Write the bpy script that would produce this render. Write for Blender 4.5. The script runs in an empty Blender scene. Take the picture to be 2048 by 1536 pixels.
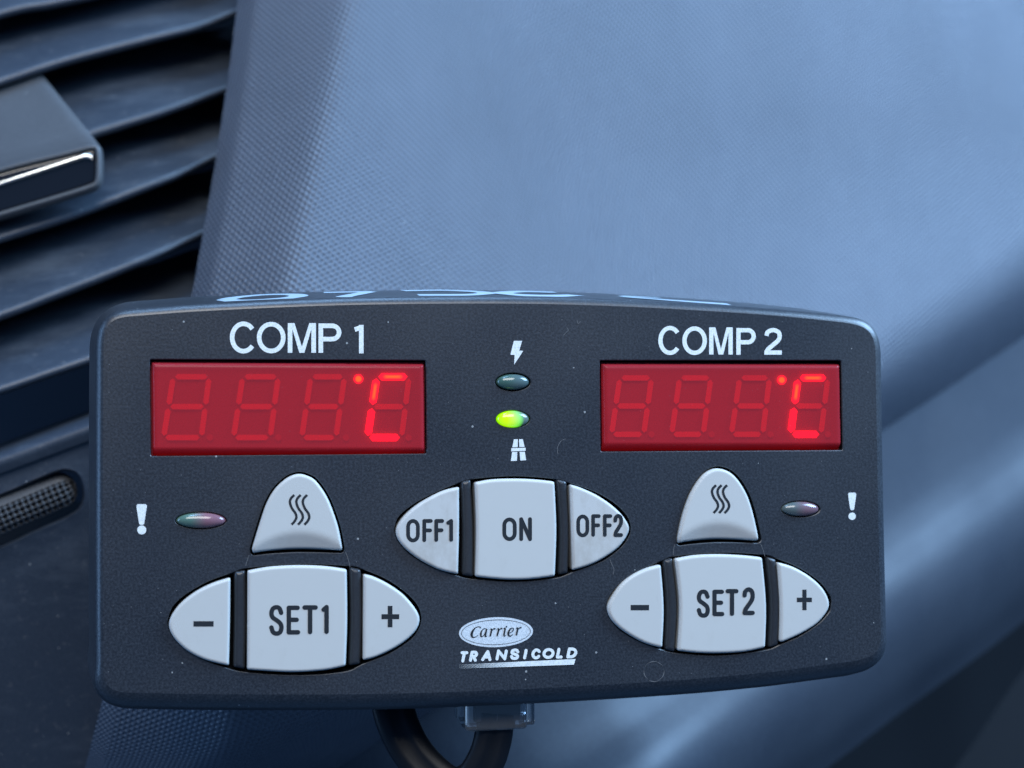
import bpy, math, random
import numpy as np
from mathutils import Vector, Matrix, geometry
random.seed(7)
S = bpy.context.scene
COL = S.collection

# ------------------------------------------------------------------ camera
CX, CY, FPX = 1024.0, 768.0, 2844.0
YAW, PITCH, ROLL = map(math.radians, (-11.92168, 1.80800, 0.35084))
CAM = np.array([-0.05476874, -0.25730581, 0.00943945])
def rot(a, b, c):
    ca, sa, cb, sb, cc, sc = math.cos(a), math.sin(a), math.cos(b), math.sin(b), math.cos(c), math.sin(c)
    Rz = np.array([[ca,-sa,0],[sa,ca,0],[0,0,1]]); Rx = np.array([[1,0,0],[0,cb,-sb],[0,sb,cb]])
    Ry = np.array([[cc,0,sc],[0,1,0],[-sc,0,cc]])
    return Rz @ Rx @ Ry
RM = rot(YAW, PITCH, ROLL)          # columns: right, forward, up
def at(px, py, Y=0.0):
    """a measured point of the photograph -> the real point at depth Y"""
    d = RM @ np.array([(px-CX)/FPX, 1.0, -(py-CY)/FPX])
    t = (Y-CAM[1])/d[1]
    return CAM + d*t
cd = bpy.data.cameras.new('camera'); cam = bpy.data.objects.new('camera', cd); COL.objects.link(cam)
m = Matrix.Identity(4)
for i in range(3):
    m[i][0] = RM[i,0]; m[i][1] = RM[i,2]; m[i][2] = -RM[i,1]; m[i][3] = CAM[i]
cam.matrix_world = m
cd.sensor_width = 36; cd.lens = 36*FPX/2048; cd.clip_start = 0.01; cd.clip_end = 20
cd.dof.use_dof = True; cd.dof.focus_distance = 0.262; cd.dof.aperture_fstop = 17.0
S.camera = cam

# ------------------------------------------------------------------ world, lamps, exposure
w = bpy.data.worlds.new('World'); S.world = w; w.use_nodes = True
bg = w.node_tree.nodes['Background']; bg.inputs[0].default_value = (0.20, 0.46, 1.0, 1); bg.inputs[1].default_value = 0.28
def area(name, loc, target, size, sizey, power, col):
    l = bpy.data.lights.new(name, 'AREA'); l.shape = 'RECTANGLE'; l.size = size; l.size_y = sizey; l.energy = power; l.color = col
    o = bpy.data.objects.new(name, l); COL.objects.link(o); o.location = loc
    o.rotation_euler = (Vector(target)-Vector(loc)).to_track_quat('-Z', 'Y').to_euler()
    return o
area('windscreen_light', (0.80, -0.16, 0.62), (0.08, 0.08, 0.02), 0.7, 0.55, 34.0, (0.38, 0.64, 1.0))
area('added_top_light', (-0.05, 0.06, 0.75), (0.0, 0.02, 0.0), 0.7, 0.13, 4.2, (0.34, 0.60, 1.0))  # added overhead strip, not a known window; gives the housing's top edge its highlight
area('side_window_light', (-0.80, -0.06, 0.14), (0.0, 0.0, 0.0), 0.20, 0.6, 2.9, (0.28, 0.54, 1.0))
area('cab_light', (-0.15, -0.85, 0.80), (0.0, 0.0, 0.0), 0.8, 0.6, 12.5, (0.98, 0.97, 0.96))
S.view_settings.view_transform = 'Standard'; S.view_settings.look = 'None'
S.view_settings.exposure = 0; S.view_settings.gamma = 1; S.view_settings.use_curve_mapping = False
S.render.engine = 'CYCLES'

# ------------------------------------------------------------------ materials
def mat(name, col, rough=0.5, spec=0.5, coat=0, emit=None, estr=0, metal=0):
    M = bpy.data.materials.new(name); M.use_nodes = True
    b = M.node_tree.nodes['Principled BSDF']
    b.inputs['Base Color'].default_value = (*col, 1); b.inputs['Roughness'].default_value = rough
    b.inputs['Specular IOR Level'].default_value = spec; b.inputs['Metallic'].default_value = metal
    b.inputs['Coat Weight'].default_value = coat
    if emit: b.inputs['Emission Color'].default_value = (*emit, 1); b.inputs['Emission Strength'].default_value = estr
    return M
def N(M, t): return M.node_tree.nodes.new(t)
def L(M, a, b): M.node_tree.links.new(a, b)
def B(M): return M.node_tree.nodes['Principled BSDF']
def mth(M, op, a, b=None):
    n = N(M, 'ShaderNodeMath'); n.operation = op
    for i, v in enumerate((a, b)):
        if v is None: continue
        if isinstance(v, (int, float)): n.inputs[i].default_value = v
        else: L(M, v, n.inputs[i])
    return n.outputs[0]
def noise(M, scale, detail=2, rough=0.5, coord='Object', stretch=None):
    tc = N(M, 'ShaderNodeTexCoord'); n = N(M, 'ShaderNodeTexNoise')
    n.inputs['Scale'].default_value = scale; n.inputs['Detail'].default_value = detail; n.inputs['Roughness'].default_value = rough
    src = tc.outputs[coord]
    if stretch:
        mp = N(M, 'ShaderNodeMapping'); mp.inputs['Scale'].default_value = stretch
        L(M, src, mp.inputs[0]); src = mp.outputs[0]
    L(M, src, n.inputs['Vector']); return n.outputs['Fac']
def ramp(M, src, stops):
    r = N(M, 'ShaderNodeValToRGB'); e = r.color_ramp.elements
    while len(e) < len(stops): e.new(0.5)
    for k, (p, c) in enumerate(stops):
        e[k].position = p; e[k].color = (*c, 1) if len(c) == 3 else c
    L(M, src, r.inputs[0]); return r.outputs[0]
def bump(M, h, strength, dist):
    b = N(M, 'ShaderNodeBump'); b.inputs['Strength'].default_value = strength; b.inputs['Distance'].default_value = dist
    L(M, h, b.inputs['Height']); L(M, b.outputs[0], B(M).inputs['Normal']); return b
def mixc(M, fac, a, b):
    n = N(M, 'ShaderNodeMix'); n.data_type = 'RGBA'
    if isinstance(fac, (int, float)): n.inputs[0].default_value = fac
    else: L(M, fac, n.inputs[0])
    for i, v in ((6, a), (7, b)):
        if isinstance(v, tuple): n.inputs[i].default_value = (*v, 1)
        else: L(M, v, n.inputs[i])
    return n.outputs[2]
def specks(M, scale, thr):
    """sparse dust grains: 1 inside small cells, 0 elsewhere"""
    tc = N(M, 'ShaderNodeTexCoord'); v = N(M, 'ShaderNodeTexVoronoi'); v.inputs['Scale'].default_value = scale
    L(M, tc.outputs['Object'], v.inputs['Vector'])
    sep = N(M, 'ShaderNodeSeparateColor'); L(M, v.outputs['Color'], sep.inputs[0])
    a = mth(M, 'GREATER_THAN', sep.outputs[0], thr)
    b = mth(M, 'LESS_THAN', v.outputs['Distance'], mth(M, 'MULTIPLY', sep.outputs[1], 0.11))
    return mth(M, 'MULTIPLY', a, b)

def grainy(name, base, light, rough=0.55, spec=0.4, dust=True, gs=3500, gstr=0.5):
    M = mat(name, base, rough, spec)
    g = noise(M, gs, 3, 0.6)
    big = noise(M, 60, 4, 0.6)
    c = ramp(M, g, [(0.40, base), (0.72, light)])
    c = mixc(M, mth(M, 'MULTIPLY', big, 0.22), c, tuple(min(1, x*1.5) for x in light))
    if dust:
        c = mixc(M, mth(M, 'MULTIPLY', specks(M, 520, 0.80), 0.75), c, (0.36, 0.38, 0.38))
    if dust: c = mixc(M, mth(M, 'MULTIPLY', specks(M, 1300, 0.86), 0.45), c, (0.25, 0.26, 0.27))
    L(M, c, B(M).inputs['Base Color'])
    L(M, ramp(M, noise(M, 25, 3), [(0.3, (rough-0.07,)*3), (0.7, (rough+0.07,)*3)]), B(M).inputs['Roughness'])
    bump(M, g, gstr, 0.00006)
    return M
M_case = grainy('black_grained_plastic', (0.005, 0.0065, 0.010), (0.030, 0.036, 0.046), 0.40, 0.75, gs=2300)
M_bar = grainy('dark_divider_plastic', (0.018, 0.020, 0.024), (0.03, 0.033, 0.038), 0.35, 0.5, dust=False)
M_hole = mat('dark_recess', (0.006, 0.007, 0.009), 0.8, 0.1)
M_btn = mat('pale_grey_rubber', (0.50, 0.52, 0.51), 0.42, 0.4)
def btn():
    M = M_btn
    st = ramp(M, noise(M, 130, 5, 0.65), [(0.58, (0, 0, 0)), (0.80, (1, 1, 1))])
    sc = ramp(M, noise(M, 500, 3, 0.7, stretch=(1.0, 1, 0.25)), [(0.66, (0, 0, 0)), (0.76, (1, 1, 1))])
    c = mixc(M, mth(M, 'MULTIPLY', st, 0.22), (0.50, 0.51, 0.49), (0.33, 0.31, 0.26))
    c = mixc(M, mth(M, 'MULTIPLY', sc, 0.12), c, (0.3, 0.3, 0.3))
    c = mixc(M, mth(M, 'MULTIPLY', specks(M, 600, 0.97), 0.5), c, (0.75, 0.78, 0.78))
    L(M, c, B(M).inputs['Base Color'])
    bump(M, noise(M, 300, 3), 0.15, 0.0001)
btn()
def worn(name):
    M = mat(name, (0.4, 0.4, 0.4), 0.42, 0.4)
    st = ramp(M, noise(M, 110, 5, 0.7, stretch=(1, 1, 0.6)), [(0.46, (0, 0, 0)), (0.70, (1, 1, 1))])
    c = mixc(M, mth(M, 'MULTIPLY', st, 0.62), (0.51, 0.52, 0.505), (0.31, 0.285, 0.24))
    L(M, c, B(M).inputs['Base Color']); bump(M, noise(M, 300, 3), 0.15, 0.0001); return M
M_btnw = worn('worn_grey_rubber')
M_ink = mat('dark_ink', (0.016, 0.020, 0.025), 0.5, 0.3)
M_white = mat('white_print', (0.56, 0.60, 0.60), 0.55, 0.3)
def wp():
    M = M_white; c = ramp(M, noise(M, 3000, 2), [(0.3, (0.58, 0.63, 0.63)), (0.6, (0.78, 0.83, 0.83))]); L(M, c, B(M).inputs['Base Color'])
wp()
M_badge = mat('badge_silver', (0.5, 0.5, 0.5), 0.4, 0.5)
L(M_badge, ramp(M_badge, noise(M_badge, 4200, 2), [(0.3, (0.42, 0.48, 0.52)), (0.7, (0.74, 0.80, 0.84))]), B(M_badge).inputs['Base Color'])
M_pen = mat('pale_marker', (0.30, 0.39, 0.46), 0.45, 0.4)
M_scr = mat('scuff', (0.13, 0.135, 0.14), 0.7, 0.2)

# display
M_board = mat('display_backing', (0.24, 0.03, 0.04), 0.6, 0.2)
M_seg_off = mat('segment_unlit', (0.74, 0.045, 0.065), 0.5, 0.3)
M_seg_on = mat('segment_lit', (0.6, 0.02, 0.02), 0.5, 0.3)
def segon(M, lo, hi, s):
    a = N(M, 'ShaderNodeAttribute'); a.attribute_name = 'hot'
    r = ramp(M, a.outputs['Fac'], [(0.35, lo), (0.95, hi)])
    L(M, r, B(M).inputs['Emission Color']); B(M).inputs['Emission Strength'].default_value = s
segon(M_seg_on, (1.0, 0.0, 0.035), (1.0, 0.26, 0.0), 3.2)
def lens_mat():
    M = mat('red_window_plastic', (0.32, 0.022, 0.04), 0.30, 0.4)
    nt = M.node_tree; p = B(M); out = nt.nodes['Material Output']
    c = mixc(M, mth(M, 'MULTIPLY', specks(M, 900, 0.75), 0.35), (0.72, 0.048, 0.07), (0.75, 0.3, 0.35))
    c = mixc(M, mth(M, 'MULTIPLY', ramp(M, noise(M, 2500, 3), [(0.4, (0, 0, 0)), (0.8, (1, 1, 1))]), 0.25), c, (0.82, 0.06, 0.09))
    L(M, c, p.inputs['Base Color'])
    t = N(M, 'ShaderNodeBsdfTransparent'); t.inputs[0].default_value = (0.97, 0.26, 0.24, 1)
    mx = N(M, 'ShaderNodeMixShader'); mx.inputs[0].default_value = 0.35
    L(M, t.outputs[0], mx.inputs[1]); L(M, p.outputs[0], mx.inputs[2]); L(M, mx.outputs[0], out.inputs[0])
    return M
M_lens = lens_mat()
M_lens_side = mat('red_window_edge', (0.30, 0.02, 0.05), 0.25, 0.6)

# indicator lamps: translucent plastic coloured along its width
def led_mat(name, left, right, rough=0.15):
    M = mat(name, left, rough, 0.6, coat=0.3)
    a = N(M, 'ShaderNodeAttribute'); a.attribute_name = 'hot'
    L(M, ramp(M, a.outputs['Fac'], [(0.30, left), (0.60, right)]), B(M).inputs['Base Color']); return M
M_led_off = led_mat('green_lamp_off', (0.055, 0.12, 0.10), (0.075, 0.12, 0.12))
M_led_bi = led_mat('two_colour_lamp', (0.085, 0.16, 0.13), (0.20, 0.10, 0.125))
M_led_bi2 = led_mat('two_colour_lamp_dim', (0.09, 0.12, 0.12), (0.17, 0.10, 0.12))
M_led_on = led_mat('green_lamp_lit', (0.20, 0.35, 0.0), (0.12, 0.17, 0.15))
def ledon(M):
    a = N(M, 'ShaderNodeAttribute'); a.attribute_name = 'glow'
    L(M, ramp(M, a.outputs['Fac'], [(0.0, (0, 0, 0)), (0.25, (0.10, 0.55, 0.0)), (0.55, (0.26, 1.0, 0.0)), (0.95, (0.62, 1.0, 0.0))]), B(M).inputs['Emission Color'])
    B(M).inputs['Emission Strength'].default_value = 0.85
ledon(M_led_on)

# dashboard skin: embossed hexagonal grain laid out along the surface (UV in metres)
def dash_mat(name, c1, c2, rough, strength):
    M = mat(name, c1, rough, 0.45)
    uv = N(M, 'ShaderNodeUVMap'); uv.uv_map = 'skin'
    sx = N(M, 'ShaderNodeSeparateXYZ'); L(M, uv.outputs[0], sx.inputs[0])
    K = 2*math.pi/0.00160
    hs = []
    for k in range(3):
        a = math.radians(7+60*k)
        arg = mth(M, 'ADD', mth(M, 'MULTIPLY', sx.outputs[0], K*1.1547*math.cos(a)), mth(M, 'MULTIPLY', sx.outputs[1], K*1.1547*math.sin(a)))
        hs.append(mth(M, 'COSINE', arg))
    h = mth(M, 'ADD', mth(M, 'ADD', hs[0], hs[1]), hs[2])
    h = mth(M, 'MULTIPLY', mth(M, 'ADD', h, 1.5), 0.22)
    fine = noise(M, 1500, 3, coord='Object')
    hh = mth(M, 'ADD', h, mth(M, 'MULTIPLY', fine, 0.25))
    bump(M, hh, strength, 0.00052)
    v = noise(M, 22, 4, 0.6)
    c = mixc(M, v, c1, c2)
    c = mixc(M, mth(M, 'MULTIPLY', specks(M, 300, 0.96), 0.4), c, (0.4, 0.42, 0.42))
    sm = ramp(M, noise(M, 14, 5, 0.65, stretch=(1.6, 1, 0.5)), [(0.45, (0, 0, 0)), (0.75, (1, 1, 1))])
    c = mixc(M, mth(M, 'MULTIPLY', sm, 0.16), c, tuple(x*1.7 for x in c2))
    L(M, c, B(M).inputs['Base Color'])
    L(M, ramp(M, noise(M, 18, 5, 0.65), [(0.35, (rough-.08,)*3), (0.7, (rough+.10,)*3)]), B(M).inputs['Roughness']); return M
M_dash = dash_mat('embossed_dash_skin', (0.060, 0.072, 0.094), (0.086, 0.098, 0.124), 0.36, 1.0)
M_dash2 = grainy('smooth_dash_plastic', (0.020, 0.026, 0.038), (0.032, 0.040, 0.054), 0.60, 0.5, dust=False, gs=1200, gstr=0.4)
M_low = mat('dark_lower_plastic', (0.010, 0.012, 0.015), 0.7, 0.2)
M_vent = grainy('black_vent_plastic', (0.022, 0.030, 0.044), (0.034, 0.044, 0.060), 0.42, 0.5, gs=1800)
def dusty(M):
    b = B(M); src = b.inputs['Base Color'].links[0].from_socket
    d = ramp(M, noise(M, 55, 6, 0.72, stretch=(0.5, 1, 1.6)), [(0.50, (0, 0, 0)), (0.78, (1, 1, 1))])
    L(M, mixc(M, mth(M, 'MULTIPLY', d, 0.55), src, (0.105, 0.125, 0.15)), b.inputs['Base Color'])
    d2 = ramp(M, noise(M, 420, 4, 0.7), [(0.60, (0, 0, 0)), (0.8, (1, 1, 1))])
    L(M, mixc(M, mth(M, 'MULTIPLY', d2, 0.35), b.inputs['Base Color'].links[0].from_socket, (0.22, 0.22, 0.22)), b.inputs['Base Color'])
dusty(M_vent)
M_duct = mat('duct_black', (0.05, 0.06, 0.08), 0.8, 0.1)
M_chrome = mat('polished_chrome', (0.85, 0.85, 0.80), 0.12, 0.5, metal=1.0)
M_gloss = mat('piano_black', (0.006, 0.006, 0.008), 0.06, 0.6, coat=0.6)
M_tab = grainy('tab_plastic', (0.05, 0.053, 0.058), (0.07, 0.073, 0.078), 0.45, 0.45, gs=1800)
M_cable = mat('black_cable_rubber', (0.006, 0.008, 0.012), 0.45, 0.22)
def clear_mat():
    M = mat('clear_plug_plastic', (0.90, 0.91, 0.90), 0.06, 0.8)
    B(M).inputs['Transmission Weight'].default_value = 0.9; B(M).inputs['IOR'].default_value = 1.40
    return M
M_clear = clear_mat()

# ------------------------------------------------------------------ mesh builders
class MB:
    def __init__(s): s.v = []; s.f = []; s.sm = []; s.mi = []; s.at = {}; s.uv = None
    def add(s, pts, faces, smooth=False, mi=0, attr=None):
        b = len(s.v); s.v += [tuple(map(float, p)) for p in pts]
        for f in faces: s.f.append([i+b for i in f]); s.sm.append(smooth); s.mi.append(mi)
        if attr:
            for k, vals in attr.items(): s.at.setdefault(k, {}).update({b+i: float(x) for i, x in enumerate(vals)})
        return b
    def grid(s, rows, smooth=True, closed=False, mi=0, flip=False):
        n = len(rows[0]); pts = [p for r in rows for p in r]; fs = []
        for i in range(len(rows)-1):
            for j in range(n if closed else n-1):
                k = (j+1) % n
                q = [i*n+j, i*n+k, (i+1)*n+k, (i+1)*n+j]
                fs.append(q[::-1] if flip else q)
        s.add(pts, fs, smooth, mi)
    def box(s, a, b, smooth=False, mi=0):
        x0, y0, z0 = a; x1, y1, z1 = b
        s.add([(x0,y0,z0),(x1,y0,z0),(x1,y1,z0),(x0,y1,z0),(x0,y0,z1),(x1,y0,z1),(x1,y1,z1),(x0,y1,z1)],
              [(0,1,5,4),(1,2,6,5),(2,3,7,6),(3,0,4,7),(4,5,6,7),(3,2,1,0)], smooth, mi)
    def build(s, name, mats, parent=None, origin=None, bevel=0):
        me = bpy.data.meshes.new(name)
        o0 = np.array(origin if origin is not None else (0, 0, 0), float)
        me.from_pydata([tuple(np.array(p)-o0) for p in s.v], [], s.f)
        for mm in (mats if isinstance(mats, (list, tuple)) else [mats]): me.materials.append(mm)
        me.polygons.foreach_set('use_smooth', s.sm); me.polygons.foreach_set('material_index', s.mi)
        for k, d in s.at.items():
            a = me.attributes.new(k, 'FLOAT', 'POINT')
            for i, x in d.items(): a.data[i].value = x
        if s.uv is not None:
            u = me.uv_layers.new(name='skin')
            for li, l in enumerate(me.loops): u.data[li].uv = s.uv[l.vertex_index]
        me.update()
        o = bpy.data.objects.new(name, me); COL.objects.link(o)
        if parent is not None:
            o.parent = parent
            o.location = Vector(o0) - world_loc(parent)
        else: o.location = o0
        if bevel:
            bm = o.modifiers.new('edge', 'BEVEL'); bm.width = bevel; bm.segments = 3; bm.limit_method = 'ANGLE'
        return o
def world_loc(o):
    v = Vector((0, 0, 0))
    while o is not None: v += o.location; o = o.parent
    return v
def empty(name, loc):
    o = bpy.data.objects.new(name, None); COL.objects.link(o); o.location = loc; o.empty_display_size = 0.01; return o
def tag(o, label=None, cat=None, group=None, kind=None):
    for k, v in (('label', label), ('category', cat), ('group', group), ('kind', kind)):
        if v: o[k] = v
    return o

def catmull(P, n=8, closed=False):
    P = [np.array(p, float) for p in P]; out = []; m_ = len(P)
    rng = range(m_ if closed else m_-1)
    for i in rng:
        if closed: a, b, c, d = P[(i-1) % m_], P[i], P[(i+1) % m_], P[(i+2) % m_]
        else: a, b, c, d = P[max(i-1, 0)], P[i], P[i+1], P[min(i+2, m_-1)]
        for k in range(n):
            t = k/n
            out.append(0.5*((2*b)+(c-a)*t+(2*a-5*b+4*c-d)*t*t+(3*b-a-3*c+d)*t**3))
    if not closed: out.append(P[-1])
    return out
def resample(P, step, closed=True):
    P = np.array(P); Q = np.vstack([P, P[:1]]) if closed else P
    d = np.r_[0, np.cumsum(np.linalg.norm(np.diff(Q, axis=0), axis=1))]
    n = max(4, int(round(d[-1]/step)))
    t = np.linspace(0, d[-1], n+1)
    R = np.stack([np.interp(t, d, Q[:, k]) for k in range(Q.shape[1])], 1)
    return R[:-1] if closed else R
def outline(segs, step=1.6, iters=6):
    """closed outline of smooth runs that meet in corners; corners get slightly rounded"""
    P = []
    for sg in segs: P += catmull(sg, 8) if len(sg) > 2 else [np.array(q, float) for q in sg]
    R = resample(P, step)
    for _ in range(iters): R = 0.5*R + 0.25*(np.roll(R, 1, 0)+np.roll(R, -1, 0))
    A = 0.5*np.sum(R[:, 0]*np.roll(R[:, 1], -1)-np.roll(R[:, 0], -1)*R[:, 1])
    return R if A > 0 else R[::-1]
def ellipse(cx, cy, rx, ry, n=64, tilt=0):
    c, s_ = math.cos(tilt), math.sin(tilt); R = []
    for k in range(n):
        a = 2*math.pi*k/n; x, y = rx*math.cos(a), ry*math.sin(a); R.append((cx+x*c-y*s_, cy+x*s_+y*c))
    return np.array(R)
def expand(R, d):
    """push a px outline outward (R runs with positive area)"""
    T = np.roll(R, -1, 0)-np.roll(R, 1, 0); T /= np.linalg.norm(T, axis=1)[:, None]+1e-9
    return R+np.stack([T[:, 1], -T[:, 0]], 1)*d
def inside(R, p):
    x, y = p; X, Y = R[:, 0], R[:, 1]; X2, Y2 = np.roll(X, -1), np.roll(Y, -1)
    c = ((Y > y) != (Y2 > y)) & (x < (X2-X)*(y-Y)/(Y2-Y+1e-12)+X)
    return bool(c.sum() & 1)
def dist(R, p):
    A, Bq = R, np.roll(R, -1, 0); d = Bq-A; t = np.clip(((p-A)*d).sum(1)/((d*d).sum(1)+1e-12), 0, 1)
    return np.linalg.norm(A+d*t[:, None]-p, axis=1).min()
def cdt(loops, extra=()):
    vs = []; es = []
    for Lp in loops:
        b = len(vs); n = len(Lp); vs += [Vector((float(q[0]), float(q[1]))) for q in Lp]; es += [(b+i, b+(i+1) % n) for i in range(n)]
    vs += [Vector((float(q[0]), float(q[1]))) for q in extra]
    r = geometry.delaunay_2d_cdt(vs, es, [], 0, 1e-6)
    return [(v.x, v.y) for v in r[0]], [list(f) for f in r[2]]

PXM = 10600.0       # pixels per metre on the face
def cap(mb, R, h, b, back=0.0025, hf=None, gapstep=2.2, mi=0, side_mi=None, Yref=None):
    """raised cap over outline R (px): top at depth -h, rounded rim b (metres), walls to +back"""
    bp = b*PXM; Yr = -h if Yref is None else Yref
    x0, y0 = R.min(0); x1, y1 = R.max(0); extra = []
    step = gapstep
    ny = int((y1-y0)/step)+1; nx = int((x1-x0)/step)+1
    for j in range(ny):
        for i in range(nx):
            p = np.array([x0+(i+0.5*(j % 2))*step, y0+j*step])
            if not inside(R, p): continue
            d = dist(R, p)
            if d < 0.9: continue
            if d > bp+2*step and (i % 4 or j % 4) and hf is None: continue
            if hf is not None and d > bp+2*step and (i % 2 or j % 2): continue
            extra.append(p)
    vs, fs = cdt([R], extra)
    fs = [f for f in fs if inside(R, np.mean([vs[i] for i in f], 0))]
    pts = []
    for v in vs:
        d = dist(R, np.array(v)) if True else 0
        y = -h
        if d < bp: u = 1-d/bp; y = -h+b*(1-math.sqrt(max(0, 1-u*u)))
        if hf: y += hf(v[0], v[1])
        p = at(v[0], v[1], Yr); pts.append((p[0], y, p[2]))
    mb.add(pts, [fix(f, pts) for f in fs], True, mi)
    r0 = []; r1 = []
    for q in R:
        p = at(q[0], q[1], Yr); y = -h+b+(hf(q[0], q[1]) if hf else 0)
        r0.append((p[0], y, p[2])); r1.append((p[0], back, p[2]))
    mb.grid([r0, r1], True, True, mi if side_mi is None else side_mi)
def fix(f, pts):
    a, b_, c = (np.array(pts[i]) for i in f[:3])
    return f if np.cross(b_-a, c-a)[1] < 0 else f[::-1]

class Ink:
    """thin printed strokes lying on a surface at depth Y"""
    def __init__(s, Y, tf=None): s.mb = MB(); s.Y = Y; s.tf = tf or (lambda x, y: (x, y))
    def P(s, q): return at(q[0], q[1], s.Y)
    def nxt(s): s.Y -= 0.000006
    def poly(s, pts, mi=0):
        pts = [s.P(s.tf(*q)) for q in pts]
        vs, fs = cdt([[(p[0], p[2]) for p in pts]])
        R = np.array([(p[0], p[2]) for p in pts])
        fs = [f for f in fs if inside(R, np.mean([vs[i] for i in f], 0))]
        P3 = [(v[0], s.Y, v[1]) for v in vs]; s.mb.add(P3, [fix(f, P3) for f in fs], False, mi); s.nxt()
    def ring(s, cx, cy, rx, ry, wd, tilt=0, mi=0):
        a = ellipse(cx, cy, rx, ry, 72, tilt); b = ellipse(cx, cy, rx-wd, ry-wd, 72, tilt)
        A = [s.P(s.tf(*q)) for q in a]; Bq = [s.P(s.tf(*q)) for q in b]
        s.mb.grid([A, Bq], False, True, mi); s.nxt()
    def stroke(s, pts, wd, cap_='round', smooth=False, closed=False, mi=0):
        pts = [np.array(s.tf(*q), float) for q in pts]
        if smooth: pts = catmull(pts, 8, closed)
        n = len(pts); ws = wd if isinstance(wd, (list, tuple)) else None
        Lq, Rq = [], []
        for i in range(n):
            a = pts[(i-1) % n] if (closed or i) else pts[0]; b = pts[(i+1) % n] if (closed or i < n-1) else pts[-1]
            t = b-a; t = t/(np.linalg.norm(t)+1e-9); nn = np.array([t[1], -t[0]])
            wv = (np.interp(i/(n-1), np.linspace(0, 1, len(ws)), ws) if ws else wd)/2
            Lq.append(pts[i]+nn*wv); Rq.append(pts[i]-nn*wv)
        if closed:
            s.mb.grid([[s.P(q) for q in Lq], [s.P(q) for q in Rq]], False, True, mi)
        else:
            s.mb.grid([[s.P(q) for q in Lq], [s.P(q) for q in Rq]], False, False, mi)
            if cap_ == 'round':
                for (c, l, sg) in ((pts[0], Lq[0], 1), (pts[-1], Lq[-1], -1)):
                    d = l-c; r = np.linalg.norm(d); a0 = math.atan2(d[1], d[0]); arc = []
                    t = (pts[1]-pts[0]) if sg == 1 else (pts[-1]-pts[-2])
                    out = -t if sg == 1 else t
                    dirn = 1 if (math.cos(a0+math.pi/2)*out[0]+math.sin(a0+math.pi/2)*out[1]) > 0 else -1
                    for k in range(9): aa = a0+dirn*math.pi*k/8; arc.append(c+r*np.array([math.cos(aa), math.sin(aa)]))
                    s.mb.add([s.P(q) for q in arc], [list(range(9))], False, mi)
        s.nxt()

# glyphs in a unit box (x right 0..1, y DOWN 0..1): list of (points, smooth, closed)
def arc(cx, cy, rx, ry, a0, a1, n=14):
    return [(cx+rx*math.cos(math.radians(a0+(a1-a0)*k/n)), cy+ry*math.sin(math.radians(a0+(a1-a0)*k/n))) for k in range(n+1)]
G = {
 'C': [(arc(.52, .5, .5, .5, -38, -322, 22), 0, 0)],
 'O': [(arc(.5, .5, .5, .5, 0, 348, 29), 0, 1)],
 'o': [([(0, .3)]+arc(.5, .30, .5, .30, 180, 360, 12)[1:]+arc(.5, .70, .5, .30, 0, 180, 12), 0, 1)],
 'M': [([(0, 1), (0, 0)], 0, 0), ([(0, 0), (.5, 1)], 0, 0), ([(.5, 1), (1, 0)], 0, 0), ([(1, 0), (1, 1)], 0, 0)],
 'P': [([(0, 1), (0, 0)], 0, 0), ([(0, 0), (.58, 0)]+arc(.62, .27, .38, .27, -90, 90, 12)+[(0, .54)], 0, 0)],
 'E': [([(0, 0), (0, 1)], 0, 0), ([(0, 0), (.95, 0)], 0, 0), ([(0, .49), (.85, .49)], 0, 0), ([(0, 1), (1, 1)], 0, 0)],
 'F': [([(0, 0), (0, 1)], 0, 0), ([(0, 0), (1, 0)], 0, 0), ([(0, .49), (.9, .49)], 0, 0)],
 'T': [([(0, 0), (1, 0)], 0, 0), ([(.5, 0), (.5, 1)], 0, 0)],
 'N': [([(0, 1), (0, 0)], 0, 0), ([(0, 0), (1, 1)], 0, 0), ([(1, 1), (1, 0)], 0, 0)],
 'S': [([(.97, .20), (.80, .03), (.5, -.02), (.15, .04), (.0, .22), (.12, .38), (.5, .49), (.88, .62), (1., .79), (.85, .97), (.5, 1.02), (.16, .96), (.0, .78)], 1, 0)],
 'I': [([(.5, 0), (.5, 1)], 0, 0)],
 'L': [([(0, 0), (0, 1)], 0, 0), ([(0, 1), (1, 1)], 0, 0)],
 'D': [([(0, 0), (0, 1)], 0, 0), ([(0, 0), (.3, 0)]+arc(.35, .5, .65, .5, -90, 90, 14)+[(0, 1)], 0, 0)],
 'R': [([(0, 1), (0, 0)], 0, 0), ([(0, 0), (.58, 0)]+arc(.62, .26, .38, .26, -90, 90, 12)+[(0, .52)], 0, 0), ([(.45, .52), (1, 1)], 0, 0)],
 'A': [([(0, 1), (.5, 0)], 0, 0), ([(.5, 0), (1, 1)], 0, 0), ([(.2, .68), (.8, .68)], 0, 0)],
 '1': [([(1, 0), (1, 1)], 0, 0), ([(0, .10), (.45, .06), (1, 0)], 0, 0)],
 '2': [([(.0, .24), (.10, .07), (.5, -.02), (.90, .07), (1, .27), (.88, .45), (.45, .68), (.12, .85), (0, 1)], 1, 0), ([(0, 1), (1, 1)], 0, 0)],
}
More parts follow.
